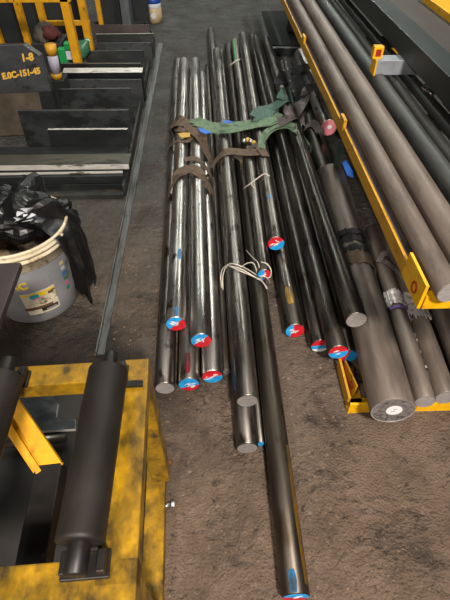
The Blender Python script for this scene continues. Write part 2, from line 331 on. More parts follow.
round_bar('L10', [0.2418,1.4225,0.1139], [0.2514,4.153,0.1118], 0.07, 'steel_dark', 'dark upper bar with red and blue end set furthest back', BG,
    {'paint': split(124, -.05, RD, BL), 'scrawl': 6, 'elabel': 'end face painted red over blue', 'smear': [('smear_blue', -24, 6, .28, .3)]})
round_bar('L11', [0.2736,1.0288,0.0355], [0.2325,4.1665,0.0355], 0.071, 'steel_dark', 'dark bar on the bare floor with violet blue and red end', BG,
    {'paint': split(172, .28, BL, RD), 'scrawl': 9, 'elabel': 'end face painted blue at left and red at right', 'smear': [('smear_ochre', -30, 20, .1, .19)]})
round_bar('L12', [0.3511,0.961,0.033], [0.349,4.4169,0.033], 0.066, 'steel_dark', 'dark bar with red, blue and white striped end', BG,
    {'paint': stripes(96, .12, -.42, RD, BL, WH), 'elabel': 'end face in red, blue and white stripes'})
round_bar('L13', [0.3877,0.8859,0.0939], [0.364,4.119,0.1005], 0.067, 'steel_dark', 'dark upper bar with red over blue end, above the low yellow bracket', BG,
    {'paint': split(104, .05, RD, BL), 'scrawl': 2, 'elabel': 'end face painted red over blue'})
round_bar('L13b', [0.433,0.9124,0.0358], [0.4732,3.9107,0.0357], 0.07, 'steel_black', 'lower bar half hidden at the yellow bracket, end red left and blue right', BG,
    {'paint': split(168, .0, RD, BL), 'elabel': 'end face painted red and blue'})
round_bar('L14', [0.4401,0.9406,0.1858], [0.4357,4.0653,0.1039], 0.069, 'steel_dark', 'black bar with plain grey end lying against the thick short bar', BG, {'cut':1})
round_bar('T1', [0.5017,2.3583,0.0251], [0.5446,3.8081,0.0256], 0.03, 'steel_bright', 'thin bright rod at the back, left one of two beside the black sling', BG)
round_bar('T2', [0.5307,2.3576,0.015], [0.5783,3.8071,0.015], 0.03, 'steel_bright', 'thin bright rod at the back, right one of two beside the black sling', BG)
round_bar('DF', [0.5573,2.0247,0.0727], [0.5894,3.0826,0.0706], 0.1, 'steel_black', 'thick black bar behind the thick short bar, below the pink ended one', BG)
round_bar('PK', [0.6069,2.3041,0.1828], [0.6484,3.6101,0.1347], 0.088, 'steel_bright', 'thick bar with a pink painted end against the yellow rack rail', BG,
    {'paint': split(90, -2, 'paint_pink', RD), 'elabel': 'end face painted pink'})
pk = COL.objects[-1] if False else None
LG = 'thick short bars on the low rack'
fb = round_bar('FB', [.4939,.6576,.1145], [.5621,1.9422,.1145], .127, 'steel_scale', 'thickest bar with a round white sticker on its end', LG, {'cut':0}, name='thick_round_bar')
round_bar('R1', [.6115,.7039,.082], [.6677,1.5444,.082], .063, 'steel_scale', 'medium bar on the low rack just right of the thickest bar', LG, {'cut':1})
round_bar('R2', [.6783,.7153,.083], [.7307,1.5556,.083], .066, 'steel_scale', 'medium bar on the low rack, second right of the thickest bar', LG, {'cut':1})
round_bar('R3', [.7618,.7132,.083], [.8336,1.553,.083], .066, 'steel_scale', 'bar on the low rack at the right edge, under the yellow bracket', LG, {'cut':1})
# sticker and pen marks on the thick bar
mb = MB(); ax = Matrix(((1,0,0),(0,0,1),(0,-1,0)))
mb.lathe([(.0225, -.0012), (.0225, 0)], 28, 0, c=(.002, 0, .004), axis=ax, smooth=False)
for k in range(5): mb.box((.002+random.uniform(-.008,.008), -.0013, .004+random.uniform(-.008,.008)), (random.uniform(.004,.012), .0004, .0016), 1, Matrix.Rotation(random.uniform(-.5,.5), 3, 'Y'))
o = mb.build('sticker', ['paint_white', 'cut_face_dark']); o.parent = fb; o['label'] = 'round white sticker'
mb = MB()
for k in range(30):
    a = random.choice([random.uniform(195, 262), random.uniform(275, 330)]); q = random.uniform(.032, .052)
    mb.box((q*math.cos(R(a)), -.0004, q*math.sin(R(a))), (random.uniform(.004,.011), .0006, .0014), 0, Matrix.Rotation(random.uniform(-1.3,1.3), 3, 'Y'))
o = mb.build('pen_marks', 'marker_black'); o.parent = fb
mb = MB(); mb.lathe([(.0615,-.0005),(.0585,-.0012),(.0585,0)], 40, 0, axis=ax, closed=True); o = mb.build('end_rim', 'cut_face'); o.parent = fb; o['label'] = 'bright rim round the end face'
# pink bar: white dot on its face
pkb = [x for x in COL.objects if x.get('label','').startswith('thick bar with a pink')][0]
mb = MB().lathe([(.011,-.0016),(.011,-.0008)], 14, 0, axis=ax, c=(.004,0,.004), smooth=False); o = mb.build('paint_dot', WH); o.parent = pkb; o['label'] = 'white paint dot'

# ------------------------------------------------------------------ upper rack, its bars
def tang(sl, sr, z0):
    """x and diameter of a bar lying at height z0 between two sight lines"""
    a, b = math.atan((sl-.0183)*1.429), math.atan((sr-.0183)*1.429); c = (a+b)/2; d = .06
    for _ in range(20):
        zc = z0+d/2; x = math.tan(c)*(H-zc); d = 2*math.hypot(x, H-zc)*math.sin((b-a)/2)
    return x, d, z0+d/2
UG = 'steel bars on the upper rack'
ZR = .47
for key, (sl, sr), y0, y1, m, lab, end in (
    ('U1', (.496,.566), .699, 5.2, 'steel_scale', 'brown grey bar on the upper rack next to the yellow rail', {'cut':1}),
    ('U2', (.566,.659), .60, 5.2, 'steel_scale', 'thick brown grey bar, second from the yellow rail on the upper rack', {'cut':1}),
    ('U3', (.661,.744), .62, 5.2, 'steel_dark_scale', 'dark bar, third from the yellow rail on the upper rack', {'cut':1}),
    ('U4', (.735,.79), .62, 5.2, 'steel_dark_scale', 'slim dark bar, fourth from the yellow rail on the upper rack', {'cut':1}),
    ('U5', (.80,.875), .66, 5.2, 'steel_dark_scale', 'dark bar passing under the silver bracket arm, fifth from the rail', {'cut':1})):
    x, d, zc = tang(sl, sr, ZR+.0435); 
    round_bar(key, (x, y0, zc), (x, y1, zc), d, m, lab, UG, end)
XR = .474
rk = empty('storage_rack', (XR, .72, 0)); tag(rk, 'yellow steel storage rack carrying long bars along the right side', 'rack')
def kid(mb, name, mats, par, bevel=0, label=None):
    o = mb.build(name, mats, bevel=bevel); o.parent = par; o.matrix_parent_inverse = Matrix.Translation(-Vector(par.location)) if par.rotation_euler.z == 0 else par.matrix_basis.inverted()
    if label: o['label'] = label
    return o
kid(MB().box((XR+.004, 2.99, ZR+.022), (.008, 4.5, .044)), 'side_rail', 'yellow_rail', rk, .001)
kid(MB().box((XR+.018, 2.99, ZR+.041), (.02, 4.5, .006)), 'rail_flange', 'worn_flange', rk, .001, 'worn grey inner flange of the rail')
for y in (.72, 1.64, 2.62, 3.8):
    kid(MB().box((XR+.46, y+.03, ZR+.021), (.9, .06, .042)), 'cross_arm', 'yellow_clean' if y < 1 else 'beam_brown', rk, .002)
for y in (.95, 3.82):
    kid(MB().box((XR+.93, y, .45), (.07, .07, .9)), 'post', 'yellow_rail', rk, .003)
def stop(y, ln, h):
    p = kid(MB().prism([(XR-.001, y, ZR-.0), (XR-.001, y+ln, ZR), (XR-.001, y+ln, ZR+h), (XR-.001, y, ZR+h)], (.008, 0, 0)), 'stop_plate', 'yellow_clean', rk, .001); return p
sp = stop(.722, .12, .074); [kid(MB().box((XR+.003, y_, ZR+.05), (.012, .06, .04)), 'stop_plate', 'yellow_rail', rk, .001) for y_ in (1.62, 2.6, 3.75)]
# front lip closing the rail end below the plate
# red ring mark on the front stop plate
mb = MB(); n = 20; pts = [(XR-.0014, .765+.0125*math.cos(2*math.pi*k/n), ZR+.03+.014*math.sin(2*math.pi*k/n)) for k in range(n+1)]
mb.tube(pts, .0026, 6)
o = mb.build('ring_mark', ['red_mark']); o.parent = sp; o['label'] = 'dark red ring painted on the stop plate'
# low front foot of the rack: beam on the floor with its own stop
fx = at(347, 412, 0).x
low = empty('low_rack', (fx, .72, 0)); tag(low, 'low yellow steel rack on the floor under the thick bars', 'rack')
kid(MB().box((fx+.5, .724, .025), (1.0, .008, .05)).box((fx+.5, .745, .003), (1.0, .05, .006)), 'front_beam', 'yellow_clean', low, .002)
kid(MB().box((fx+.6, 1.42, .025), (.8, .05, .05)), 'rear_beam', 'yellow_rail', low, .002)
kid(MB().box((fx+.004, .82, .024), (.008, .15, .048)).box((fx+.03, .82, .003), (.05, .15, .006)), 'side_channel', 'yellow_rail', low, .001)
lp = kid(MB().prism([(fx+.024, .77, .006), (fx+.024, .9, .006), (fx+.024, .9, .03), (fx+.024, .77, .075)], (.006, 0, 0)), 'stop_plate', 'yellow_rail', low, .001)
mb = MB(); pts = [(fx+.0232, .80+.011*math.cos(2*math.pi*k/n), .034+.013*math.sin(2*math.pi*k/n)) for k in range(n+1)]; mb.tube(pts, .002, 6)
o = mb.build('ring_mark', 'red_mark'); o.parent = lp; o['label'] = 'dark red ring painted on the stop plate'
mb = MB(); pts = [(.592+.02*math.cos(R(a)), .7192, .028+.017*math.sin(R(a))) for a in range(60, 320, 15)]; mb.tube(pts, .003, 6)
kid(mb, 'letter_mark', 'red_mark', low, 0, 'red painted letter on the front beam')

# bracket arm with silver web, beam stack lying on it
ar = at(378, 61, .62); AY, AX = ar.y, at(375, 75, .575).x
br = empty('bracket_arm', (AX, AY, 0)); tag(br, 'silver bracket arm with yellow stop plate and dark red mark, above the rack bars', 'bracket')
kid(MB().box((AX+.36, AY, .595), (.72, .008, .056)).box((AX+.36, AY+.03, .62), (.72, .06, .006)), 'web', 'channel_steel', br, .001)
kid(MB().box((AX+.002, AY+.024, .594), (.006, .062, .06)), 'end_cap', 'yellow_clean', br, .001)
stp = kid(MB().box((AX+.008, AY+.03, .645), (.04, .03, .046)), 'stop_plate', 'yellow_clean', br, .002)
kid(MB().box((AX+.0285, AY+.03, .645), (.001, .02, .028)).box((AX+.008, AY+.0145, .645), (.022, .001, .026)), 'red_panel', 'red_mark', br, 0, 'dark red painted panel').parent = stp; COL.objects['red_panel'].matrix_parent_inverse.identity()
kid(MB().box((AX+.75, AY+.03, .36), (.06, .06, .72)), 'post', 'yellow_rail', br, .002)
def slope_x(s, z): return (s-.0183)*1.429*(H-z)
bx = slope_x(.886, .623)
SG = 'dark steel sections stacked on the bracket arm'
tag(MB().box((bx+.045, 2.6, .623+.04), (.09, 5.2, .08)).build('steel_beam', 'beam_dark', loc=(bx, 2.6, .623), bevel=.003), 'long dark square steel beam with a bright edge, on the bracket arm', 'steel beam', SG)
tag(MB().box((bx+.17, 2.65, .623+.033), (.15, 5.2, .066)).build('steel_beam', 'beam_brown', loc=(bx+.1, 2.65, .623), bevel=.003), 'brownish flat steel beam right of the dark square beam', 'steel beam', SG)
tag(MB().box((bx+.315, 2.6, .623+.033), (.13, 5.2, .066)).build('steel_beam', 'beam_brown', loc=(bx+.25, 2.6, .623), bevel=.003), 'brownish flat steel beam nearest the yellow corner at top right', 'steel beam', SG)
q = at(440, 8, .72)
tag(MB().box((q.x+.12, q.y-.25, .704), (.22, 1.0, .03)).build('yellow_plate', 'yellow_clean', loc=(q.x, q.y, .69), bevel=.002), 'yellow steel plate lying on the beams at top right', 'plate')
mb = MB(); c = at(428, 90, .57); pts = [c+Vector((.012*math.cos(2*math.pi*k/18), .042*math.sin(2*math.pi*k/18), .004*math.sin(2*math.pi*k/9))) for k in range(19)]
mb.tube(pts, .007, 8); tag(mb.build('shackle', 'zinc', loc=c), 'small silver oval shackle lying on the dark rack bars', 'shackle')
c = at(449, 112, .53); tag(MB().box(c+Vector((.05,.03,.03)), (.1,.1,.06)).build('carton', 'box_beige', loc=c, bevel=.003), 'beige carton corner at the right edge', 'box')

# ------------------------------------------------------------------ slings, wires
def top(x, y):
    z = .0
    for k, (a, b, r) in BARS.items():
        if k[0] == 'U': continue
        t = (y-a.y)/(b.y-a.y)
        if 0 <= t <= 1:
            q = a+(b-a)*t; dx = x-q.x
            if abs(dx) < r: z = max(z, q.z+math.sqrt(r*r-dx*dx))
    return z
def drape(pix, lift=.004, n=10, taut=160):
    """a sling path laid over whatever bars lie under it"""
    out = []
    for p in smooth_path([Vector((a[0], a[1], 0)) for a in pix], n):
        z = .08
        for _ in range(12): q = at(p.x, p.y, z); z = .5*z+.5*(top(q.x, q.y)+lift)
        out.append(at(p.x, p.y, z))
    z = [p.z for p in out]
    for _ in range(taut):
        z = [z[0]] + [max(z[i], (z[i-1]+z[i+1])/2) for i in range(1, len(z)-1)] + [z[-1]]
    for _ in range(6): z = [z[0]] + [(z[i-1]+2*z[i]+z[i+1])/4 for i in range(1, len(z)-1)] + [z[-1]]
    for i, p in enumerate(out): out[i] = at(*PXY(p), z[i])
    return out
def PXY(p):
    v = p-Vector((0,0,H)); d = v.dot(fw); return 225+FPX*v.dot(rt)/d, 300-FPX*v.dot(up)/d
def sling(name, paths, m, label, cat='sling', group=None, parts=None):
    mb = MB()
    for pix, w, lift in paths: mb.ribbon(drape(pix, lift), [q*1.9 for q in w] if isinstance(w, list) else w*1.9, side=(0.08, 1, 0))
    o = mb.build(name, m, loc=drape(paths[0][0], .0)[0]); tag(o, label, cat, group); return o
WG = 'webbing slings tied round the bundle'
sling('webbing_sling', [([(168,197),(172,185),(179,174),(191,168),(201,175),(208,185),(214,196)], .034, .004), ([(184,160),(192,158),(200,161),(208,170),(213,180)], .02, .004)], 'sling_brown', 'tan brown sling forming a peak over the two left bars', group=WG)
sling('webbing_sling', [([(165,156),(170,146),(177,141),(187,141),(193,135)], .014, .004), ([(173,122),(181,122),(190,124),(197,132),(203,143),(208,154),(212,163)], .046, .008), ([(174,127),(183,130),(192,126)], .02, .007)], 'sling_brown', 'dark brown sling knotted over the left bars below the green sling', group=WG)
sling('webbing_sling', [([(211,168),(216,160),(222,154),(231,151),(243,152),(254,152),(265,151)], .034, .005), ([(238,153),(241,160),(241,170)], [.05,.045,.04,.035,.03,.028,.024,.02,.018,.014,.012,.01,.008,.006,.005,.004,.003], .007), ([(245,151),(251,147),(257,144),(261,149),(266,156)], .022, .007)], 'sling_brown', 'grey brown sling with a hanging tail across the middle bars', group=WG)
sling('webbing_sling', [([(194,119),(202,122),(212,126),(226,126),(240,125),(252,123)], .05, .014), ([(190,121),(202,126),(214,131),(228,131),(244,128),(258,125),(270,121),(284,115)], .024, .017), ([(246,127),(258,124),(270,121),(283,116)], .04, .014)], 'sling_green', 'long pale green sling running across the bundle', group=WG)
sling('webbing_sling', [([(258,118),(266,110),(274,106),(283,100),(292,94)], .055, .018), ([(255,121),(262,113),(270,110),(276,112)], .02, .018)], 'sling_teal', 'teal sling end folded flat on the bars at upper right', group=WG)
sling('webbing_sling', [([(264,132),(272,126),(282,122),(293,115),(296,108),(304,100),(309,92)], .045, .02), ([(283,107),(288,112),(292,117)], .02, .02), ([(300,110),(303,118),(305,126)], .03, .012)], 'sling_grey', 'mauve grey sling crossing the green one at right', group=WG)
sling('webbing_sling', [([(261,147),(262,139),(267,131),(276,126),(288,124),(297,129),(305,138),(310,147),(309,156)], .016, .01), ([(263,148),(265,139),(270,132),(279,128),(289,127),(296,132),(303,141),(307,150)], .012, .012)], 'sling_green', 'narrow green grey sling looped in an arch over the dark bars', group=WG)
sling('webbing_sling', [([(280,84),(284,77),(290,71),(299,69),(308,71),(313,78)], .045, .006), ([(284,88),(291,84),(300,87),(307,90),(313,88)], .04, .008)], 'sling_black', 'black sling bound round the pink ended bar at the back', group=WG)
sling('webbing_sling', [([(303,130),(307,126),(312,123),(317,127),(320,133),(322,140)], .022, .006)], 'sling_grey', 'short grey sling beside the pink bar end', group=WG)
def patch(name, pix, z, m, label, cat):
    ps = [at(a, b, z) for a, b in pix]; o = MB().prism(ps, (0, 0, .003)).build(name, m, loc=ps[0]); tag(o, label, cat); return o
def ztop(px, py, lift):
    z = .1
    for _ in range(10): q = at(px, py, z); z = top(q.x, q.y)+lift
    return z
patch('cloth_tag', [(198,128),(203,129),(212,133),(205,134),(200,132)], .165, 'tag_blue', 'blue tag under the left end of the green sling', 'tag')
patch('cloth_tag', [(222,122),(227,120.5),(234,122.5),(226,123.5)], .185, 'tag_blue', 'blue tag on top of the green sling', 'tag')
patch('cloth_tag', [(178,134),(183,133),(190,133),(190,137),(181,138)], .145, 'tag_yellow', 'mustard yellow tag tucked in the brown sling', 'tag')
mb = MB(); c = at(244, 141, .13)
for k, (dx, dy) in enumerate(((0,0),(.02,.012),(.035,-.004),(.05,-.02))):
    mb.lathe([(.004,-.012),(.013,-.004),(.013,.005),(.005,.012)], 12, k%2, c=c+Vector((dx,dy,0)), axis=Matrix.Rotation(k*.9, 3, 'X'))
tag(mb.build('ratchet_buckle', ['zinc','tag_yellow'], loc=c), 'small metal ratchet buckle between the slings', 'buckle')
# tie wires
def wire(paths, r, m, label, name='tie_wire', lift=.006):
    mb = MB()
    for pix, zl in paths:
        pts = drape(pix, lift+zl, 5, 60)
        mb.tube(pts, r, 6)
    o = mb.build(name, m, loc=at(paths[0][0][0][0], paths[0][0][0][1], .1)); tag(o, label, 'wire'); return o
wire([([(221.5,288),(221,274),(226,266),(241,269),(257,278),(264,277)], .0), ([(223,290),(223,275),(229,264),(243,267),(258,276)], .003), ([(229,266),(245,273),(258,279),(266,286),(269,291)], .005),
      ([(246,250,.01),(252,257,.012),(258,263,.012),(260,272,.012)], .0), ([(241,267),(248,263,.01),(254,264,.012),(258,275,.01)], 0), ([(259,276),(266,277),(271,284)], .03), ([(257,279),(262,281),(267,289)], .03), ([(261,262,.03),(267,264,.03),(271,270,.03),(270,277,.03),(264,278,.03)], 0)],
     .0022, 'wire_steel', 'twisted steel tie wire wrapped over the middle bars')
wire([([(243,189),(251,183),(258,178),(264,174),(270,176)], .004), ([(251,184),(254,188)], .006)], .0026, 'string_white', 'pale string tied across two dark bars', 'string')
wire([([(229,66),(232,64),(236,61),(241,59)], .004)], .005, 'string_white', 'pale string between two bars at the far end', 'string')
# wrapping on the thick bar: torn black band and cloth
def wrap(key, t0, w, a0, a1, m, lift, th=.003, wob=.01, seed=1):
    a, b, r = BARS[key]; ax_ = (b-a).normalized(); xv = ax_.cross(Vector((0,0,1))).normalized(); zv = xv.cross(ax_); rg = random.Random(seed); vs = []; n = 26
    for i in range(n+1):
        an = R(a0+(a1-a0)*i/n); e = r+lift+abs(rg.gauss(0, .002)); c = a+ax_*(t0+rg.uniform(-wob, wob)*.5); dr = xv*math.sin(an)+zv*math.cos(an); ww = w*rg.uniform(.8, 1.15)
        for s_, h in ((-.5,0),(.5,0),(.5,th),(-.5,th)): vs.append(c+ax_*(s_*ww)+dr*(e+h))
    return vs, [(i*4+k, i*4+(k+1)%4, (i+1)*4+(k+1)%4, (i+1)*4+k) for i in range(n) for k in range(4)]+[(3,2,1,0), tuple(4*n+k for k in range(4))]
mb = MB(); mb.add(*wrap('FB', .72, .05, -95, 95, 'x', .001, seed=3), 0); mb.add(*wrap('FB', .655, .028, -95, 95, 'x', .002, seed=5), 0); mb.add(*wrap('FB', .75, .03, -90, 90, 'x', .006, seed=8), 0)
o = mb.build('binding_band', 'sling_black', loc=BARS['FB'][0]+Vector((0,.7,.07))); tag(o, 'torn black band wound round the thickest bar', 'band')
mb = MB(); mb.add(*wrap('FB', .6, .07, -60, 100, 'x', .001, seed=11), 0); o = mb.build('cloth_wrap', 'sling_brown', loc=BARS['FB'][0]+Vector((0,.6,.07))); tag(o, 'brown cloth strip wound round the thickest bar below the black band', 'cloth')
mb = MB(); mb.ribbon(smooth_path([at(378,262,.11), at(383,254,.13), at(391,254,.135), at(400,264,.13), at(408,276,.11)], 5), .03, side=(.1,1,0)); mb.ribbon(smooth_path([at(379,264,.10), at(386,262,.12), at(396,270,.12), at(404,280,.1)], 5), .02, side=(.1,1,0))
tag(mb.build('webbing_sling', 'sling_grey', loc=at(378,262,.11)), 'grey brown sling looped over the medium bars behind the yellow bracket', 'sling')
mb = MB(); mb.add(*wrap('R1', .36, .012, -70, 80, 'x', .001, seed=4, wob=.002), 0); tag(mb.build('purple_band', 'strap_purple', loc=BARS['R1'][0]+Vector((0,.36,.03))), 'thin purple band round the medium bar beside the thickest bar', 'band')
mb = MB(); mb.add(*wrap('R1', .41, .07, -80, 85, 'x', .001, seed=6), 0); mb.add(*wrap('R2', .36, .12, -80, 60, 'x', .001, seed=7, wob=.02), 0)
rg = random.Random(5)
for k in range(26):
    t = .36-.3*k/26; p = (BARS['R1'][0]+BARS['R2'][0])/2+Vector((.05*t, t, .0)); p.z = .085+rg.uniform(-.004,.006)
    mb.box(p+Vector((rg.uniform(-.004,.004),0,0)), (rg.uniform(.004,.009), rg.uniform(.008,.018), .002), 0, Matrix.Rotation(rg.uniform(-.8,.8), 3, 'Y') @ Matrix.Rotation(rg.uniform(-.8,.8), 3, 'X'))
tag(mb.build('plastic_film', 'wrap_film', loc=BARS['R1'][0]+Vector((.03,.36,.03))), 'crumpled clear wrapping film on the two medium bars', 'film')
# green sling end and blue tag hanging under the rail
mb = MB(); mb.ribbon(smooth_path([at(341,140,.35), at(339,152,.27), at(337,163,.2), at(335,174,.13)], 5), .03, side=(1,.2,0)); tag(mb.build('webbing_sling', 'sling_teal', loc=at(341,140,.35)), 'green grey sling end hanging down beside the yellow rail', 'sling', WG)
mb = MB(); mb.prism([at(342,163,.2), at(345,161,.21), at(352,172,.16), at(353,178,.14), at(347,175,.15)], (.004,.004,.003)); tag(mb.build('cloth_tag', 'tag_blue', loc=at(345,165,.2)), 'bright blue tag hanging below the yellow rail', 'tag')

# ------------------------------------------------------------------ roller stand, lower left
ZS = .53
C = at(149, 358, ZS); D = at(138, 555, ZS); v = (C-D).normalized(); ANG = math.atan2(-v.x, v.y)
RM = Matrix.Rotation(ANG, 3, 'Z')
st = empty('roller_stand', (C.x, C.y, 0), ANG); tag(st, 'scuffed yellow steel roller stand in the lower left corner', 'roller stand')
def S(u, w, z): return Vector((u, w, z))          # stand-local: u to the right, w away
LEN = (C-D).length+.0375; WID = .62
def skid(mb, name, mats, bevel=0, label=None):
    o = mb.build(name, mats, bevel=bevel); o.parent = st
    if label: o['label'] = label
    return o
skid(MB().box(S(-.03, -LEN/2, ZS-.02), (.06, LEN, .04)), 'side_rail', 'yellow_worn', .003)
skid(MB().box(S(-WID/2-.03, -.024, ZS-.022), (WID-.06, .048, .04)), 'rear_rail', 'yellow_worn', .003)
skid(MB().box(S(-WID/2-.03, -LEN+.0, ZS-.022), (WID+.06, .075, .044)), 'front_rail', 'yellow_worn', .003)
skid(MB().box(S(-WID, -LEN/2, ZS-.02), (.06, LEN, .04)), 'side_rail', 'yellow_worn', .003)
for u, w in ((-.024,-.024), (-.024,-LEN+.0), (-WID,-.024), (-WID,-LEN)):
    skid(MB().box(S(u-.0, w, (ZS-.04+.05)/2), (.046, .046, ZS-.04-.05)), 'leg', 'yellow_worn', .002)
for u in (-.038, -WID): skid(MB().box(S(u, -LEN/2, .025), (.05, LEN+.12, .05)), 'base_beam', 'yellow_worn', .002)
inv = Matrix.Rotation(-ANG, 3, 'Z')
def loc_(px, py, z): return inv @ (at(px, py, z)-Vector((C.x, C.y, 0)))
skid(MB().beam(loc_(-6, 388, .40), loc_(52, 473, .30), .058, .012, upv=(.0,-.5,.9)).beam(loc_(-10, 398, .40), loc_(40, 474, .30), .012, .03), 'diagonal_brace', 'yellow_deep', .001, 'brighter yellow diagonal brace')
skid(MB().beam(loc_(52, 466, .29), loc_(30, 590, .29), .056, .05), 'support_beam', 'grease_black', .003, 'greasy black beam joining the brace')
ax_y = Matrix(((1,0,0),(0,0,1),(0,-1,0)))
def bracket(u, w):
    mb = MB()
    for s_ in (-1, 1): mb.box(S(u+s_*.025, w, ZS+.013), (.012, .03, .028))
    mb.box(S(u, w, ZS+.004), (.068, .036, .008)); return mb
def roller(pxa, pya, label, visible=True):
    z = ZS+.036; r = .035; far = loc_(pxa, pya, ZS+.05); u = far.x-.004; y1 = -.058; y0 = -LEN+.05
    e = empty('conveyor_roller', Vector((C.x, C.y, 0)) + RM @ S(u, (y0+y1)/2, z), ANG); e.rotation_euler.x = .075; e.rotation_euler.z = ANG-.05; tag(e, label, 'roller', 'black rollers on the yellow stand')
    m = (y0+y1)/2
    a = MB().lathe([(.030, y0-m), (.035, y0-m+.002), (r, y0-m+.008), (r, y1-m-.008), (.035, y1-m-.002), (.030, y1-m)], 40, 0, axis=ax_y).build('roller_body', 'roller_black'); a.parent = e
    b = MB().lathe([(.0135, y0-m-.04), (.016, y0-m-.037), (.016, y0-m), (.0155, y1-m), (.0125, y1-m+.035), (.011, y1-m+.038)], 24, 0, axis=ax_y).build('shaft', 'grease_black'); b.parent = e
    for w in (y1+.022, y0-.022): skid(bracket(u, w), 'bearing_bracket', 'grease_black', .002)
    return u
u1 = roller(107, 366, 'black roller in full view on the yellow stand')
u2 = roller(3, 370, 'black roller cut off by the left edge of the photo')
# small steel stop plate on the rail beside the roller
skid(MB().box(S(-.038, -.062, ZS+.004), (.06, .012, .008)), 'stop_strip', 'grease_black', .001)
# dark block across the left of the stand, behind it the bucket
q = at(21, 262, ZS+.018)
ang2 = ANG
mb = MB().box(Vector((-.1, -.2, .009)), (.2, .4, .018))
o = mb.build('steel_block', 'block_brown', bevel=.003); o.location = (q.x, q.y, ZS); o.rotation_euler.z = ANG; tag(o, 'dark brown steel block at the left edge in front of the bucket', 'block')
# under the stand
pl = [at(a, b, 0.0075) for a, b in ((-8,386),(43,385),(59,405),(57,419),(63,422),(76,421),(76,431),(40,433),(-8,436))]
tag(MB().prism(pl, (0,0,.012), 0, 1).build('notched_plate', ['plate_grey','plate_edge'], loc=pl[0]), 'dark grey steel plate with notched corner on the floor under the stand', 'plate')
tag(MB().tube([at(-12,446,.033), at(66,438,.033)], .013, 20).build('round_rod', 'steel_mid', loc=at(66,438,.02)), 'short steel rod lying on the notched plate under the stand', 'rod')
pl = [at(a, b, .001) for a, b in ((-20,384),(112,386),(112,640),(-40,640))]  # black sheet stands in for the shaded, oily floor below the stand
tag(MB().prism(pl, (0,0,.006)).build('shade_sheet', 'floor_shade', loc=pl[0]), 'black sheet imitating shade on the oily floor under the yellow stand', 'sheet')
tag(MB().tube([at(157,461,.008), at(172,463,.008)], .007, 12).build('pipe_stub', 'copper', loc=at(165,462,.0)), 'short copper coloured stub beside the stand leg', 'pipe')
p = at(160,508,.008); mb = MB().tube([p, at(172,504,.008)], .005, 12); mb.lathe([(.009,-.003),(.009,.004)], 6, 0, c=at(173,504,.009), axis=Matrix.Rotation(R(90),3,'Y'), smooth=False)
tag(mb.build('hex_bolt', 'zinc', loc=p), 'loose silver bolt on the floor beside the stand', 'bolt')

# ------------------------------------------------------------------ bucket with black bag
BC = Vector((-.69, 1.265, 0)); RB, RT, HB = .147, .182, .35
bk = empty('paint_bucket', BC); tag(bk, 'dirty grey paint bucket with cream rim and printed label', 'bucket')
rr = lambda z: RB+(RT-RB)*z/HB
def bkid(mb, name, mats, label=None, bevel=0):
    o = mb.build(name, mats, bevel=bevel); o.parent = bk
    if label: o['label'] = label
    return o
HS = .265
mb = MB().lathe([(.001,.002),(RB-.012,.002),(RB-.004,0),(RB,.006),(rr(.1),.1),(rr(.2),.2),(rr(.265),.265)], 56, 0, closed=True)
bkid(mb, 'body', 'bucket_grey')
mb = MB().lathe([(rr(q)+e_, q) for q, e_ in ((.263,.0005),(.267,.004),(.300,.004),(.303,.009),(.311,.009),(.314,.004),(.320,.004),(.323,.009),(.331,.009),(.334,.004),(.338,.005),(.347,.006),(.35,.003),(.349,-.003),(.335,-.004))], 56, 0, closed=True)
bkid(mb, 'rim', 'bucket_cream', 'cream ribbed rim')
mb = MB().lathe([(rr(.34)-.0035,.337),(rr(.2)-.004,.2),(rr(.05)-.004,.05),(.02,.03),(.001,.03)], 56, 0, closed=True); bkid(mb, 'inside', 'bucket_inside', 'stained inside wall')
def curved(mb, a0, a1, z0, z1, lift, mi=0, n=10):
    vs = []
    for j in (0, 1):
        for i in range(n+1):
            a = R(a0+(a1-a0)*i/n); z = (z0, z1)[j]; q = rr(z)+lift; vs.append((q*math.cos(a), q*math.sin(a), z))
    mb.add(vs, [(i, i+1, n+2+i, n+1+i) for i in range(n)], mi, True)
mb = MB(); curved(mb, -84, -42, .05, .165, .0008, 0)
curved(mb, -84, -44, .15, .158, .0012, 1); curved(mb, -74, -63, .135, .152, .0014, 2); curved(mb, -62, -54, .138, .15, .0014, 1); curved(mb, -73, -60, .129, .134, .0014, 5)
curved(mb, -52, -45, .135, .148, .0014, 3); curved(mb, -86, -50, .075, .09, .0012, 3); curved(mb, -66, -44, .06, .078, .0014, 4); curved(mb, -60, -46, .062, .07, .0018, 6)
bkid(mb, 'printed_label', ['label_cream','ink_yellow','ink_teal','ink_brown','marker_black','ink_pink','bucket_grey'], 'printed paper label in cream, yellow and teal')
mb = MB()
for z, nm in zip((.228,.203,.178,.153,.128,.103), range(6)): 
    for k in range(1): curved(mb, -24-z*16, -18-z*16, z-.008, z+.008, .001, nm, 4)
bkid(mb, 'colour_dots', ['ink_cream','bag_white','ink_blue','bottle_green','ink_pink','ink_green'], 'column of small coloured dots')
mb = MB(); curved(mb, -6, 2, .1, .24, .001, 0); bkid(mb, 'side_label', 'label_cream', 'narrow cream panel')
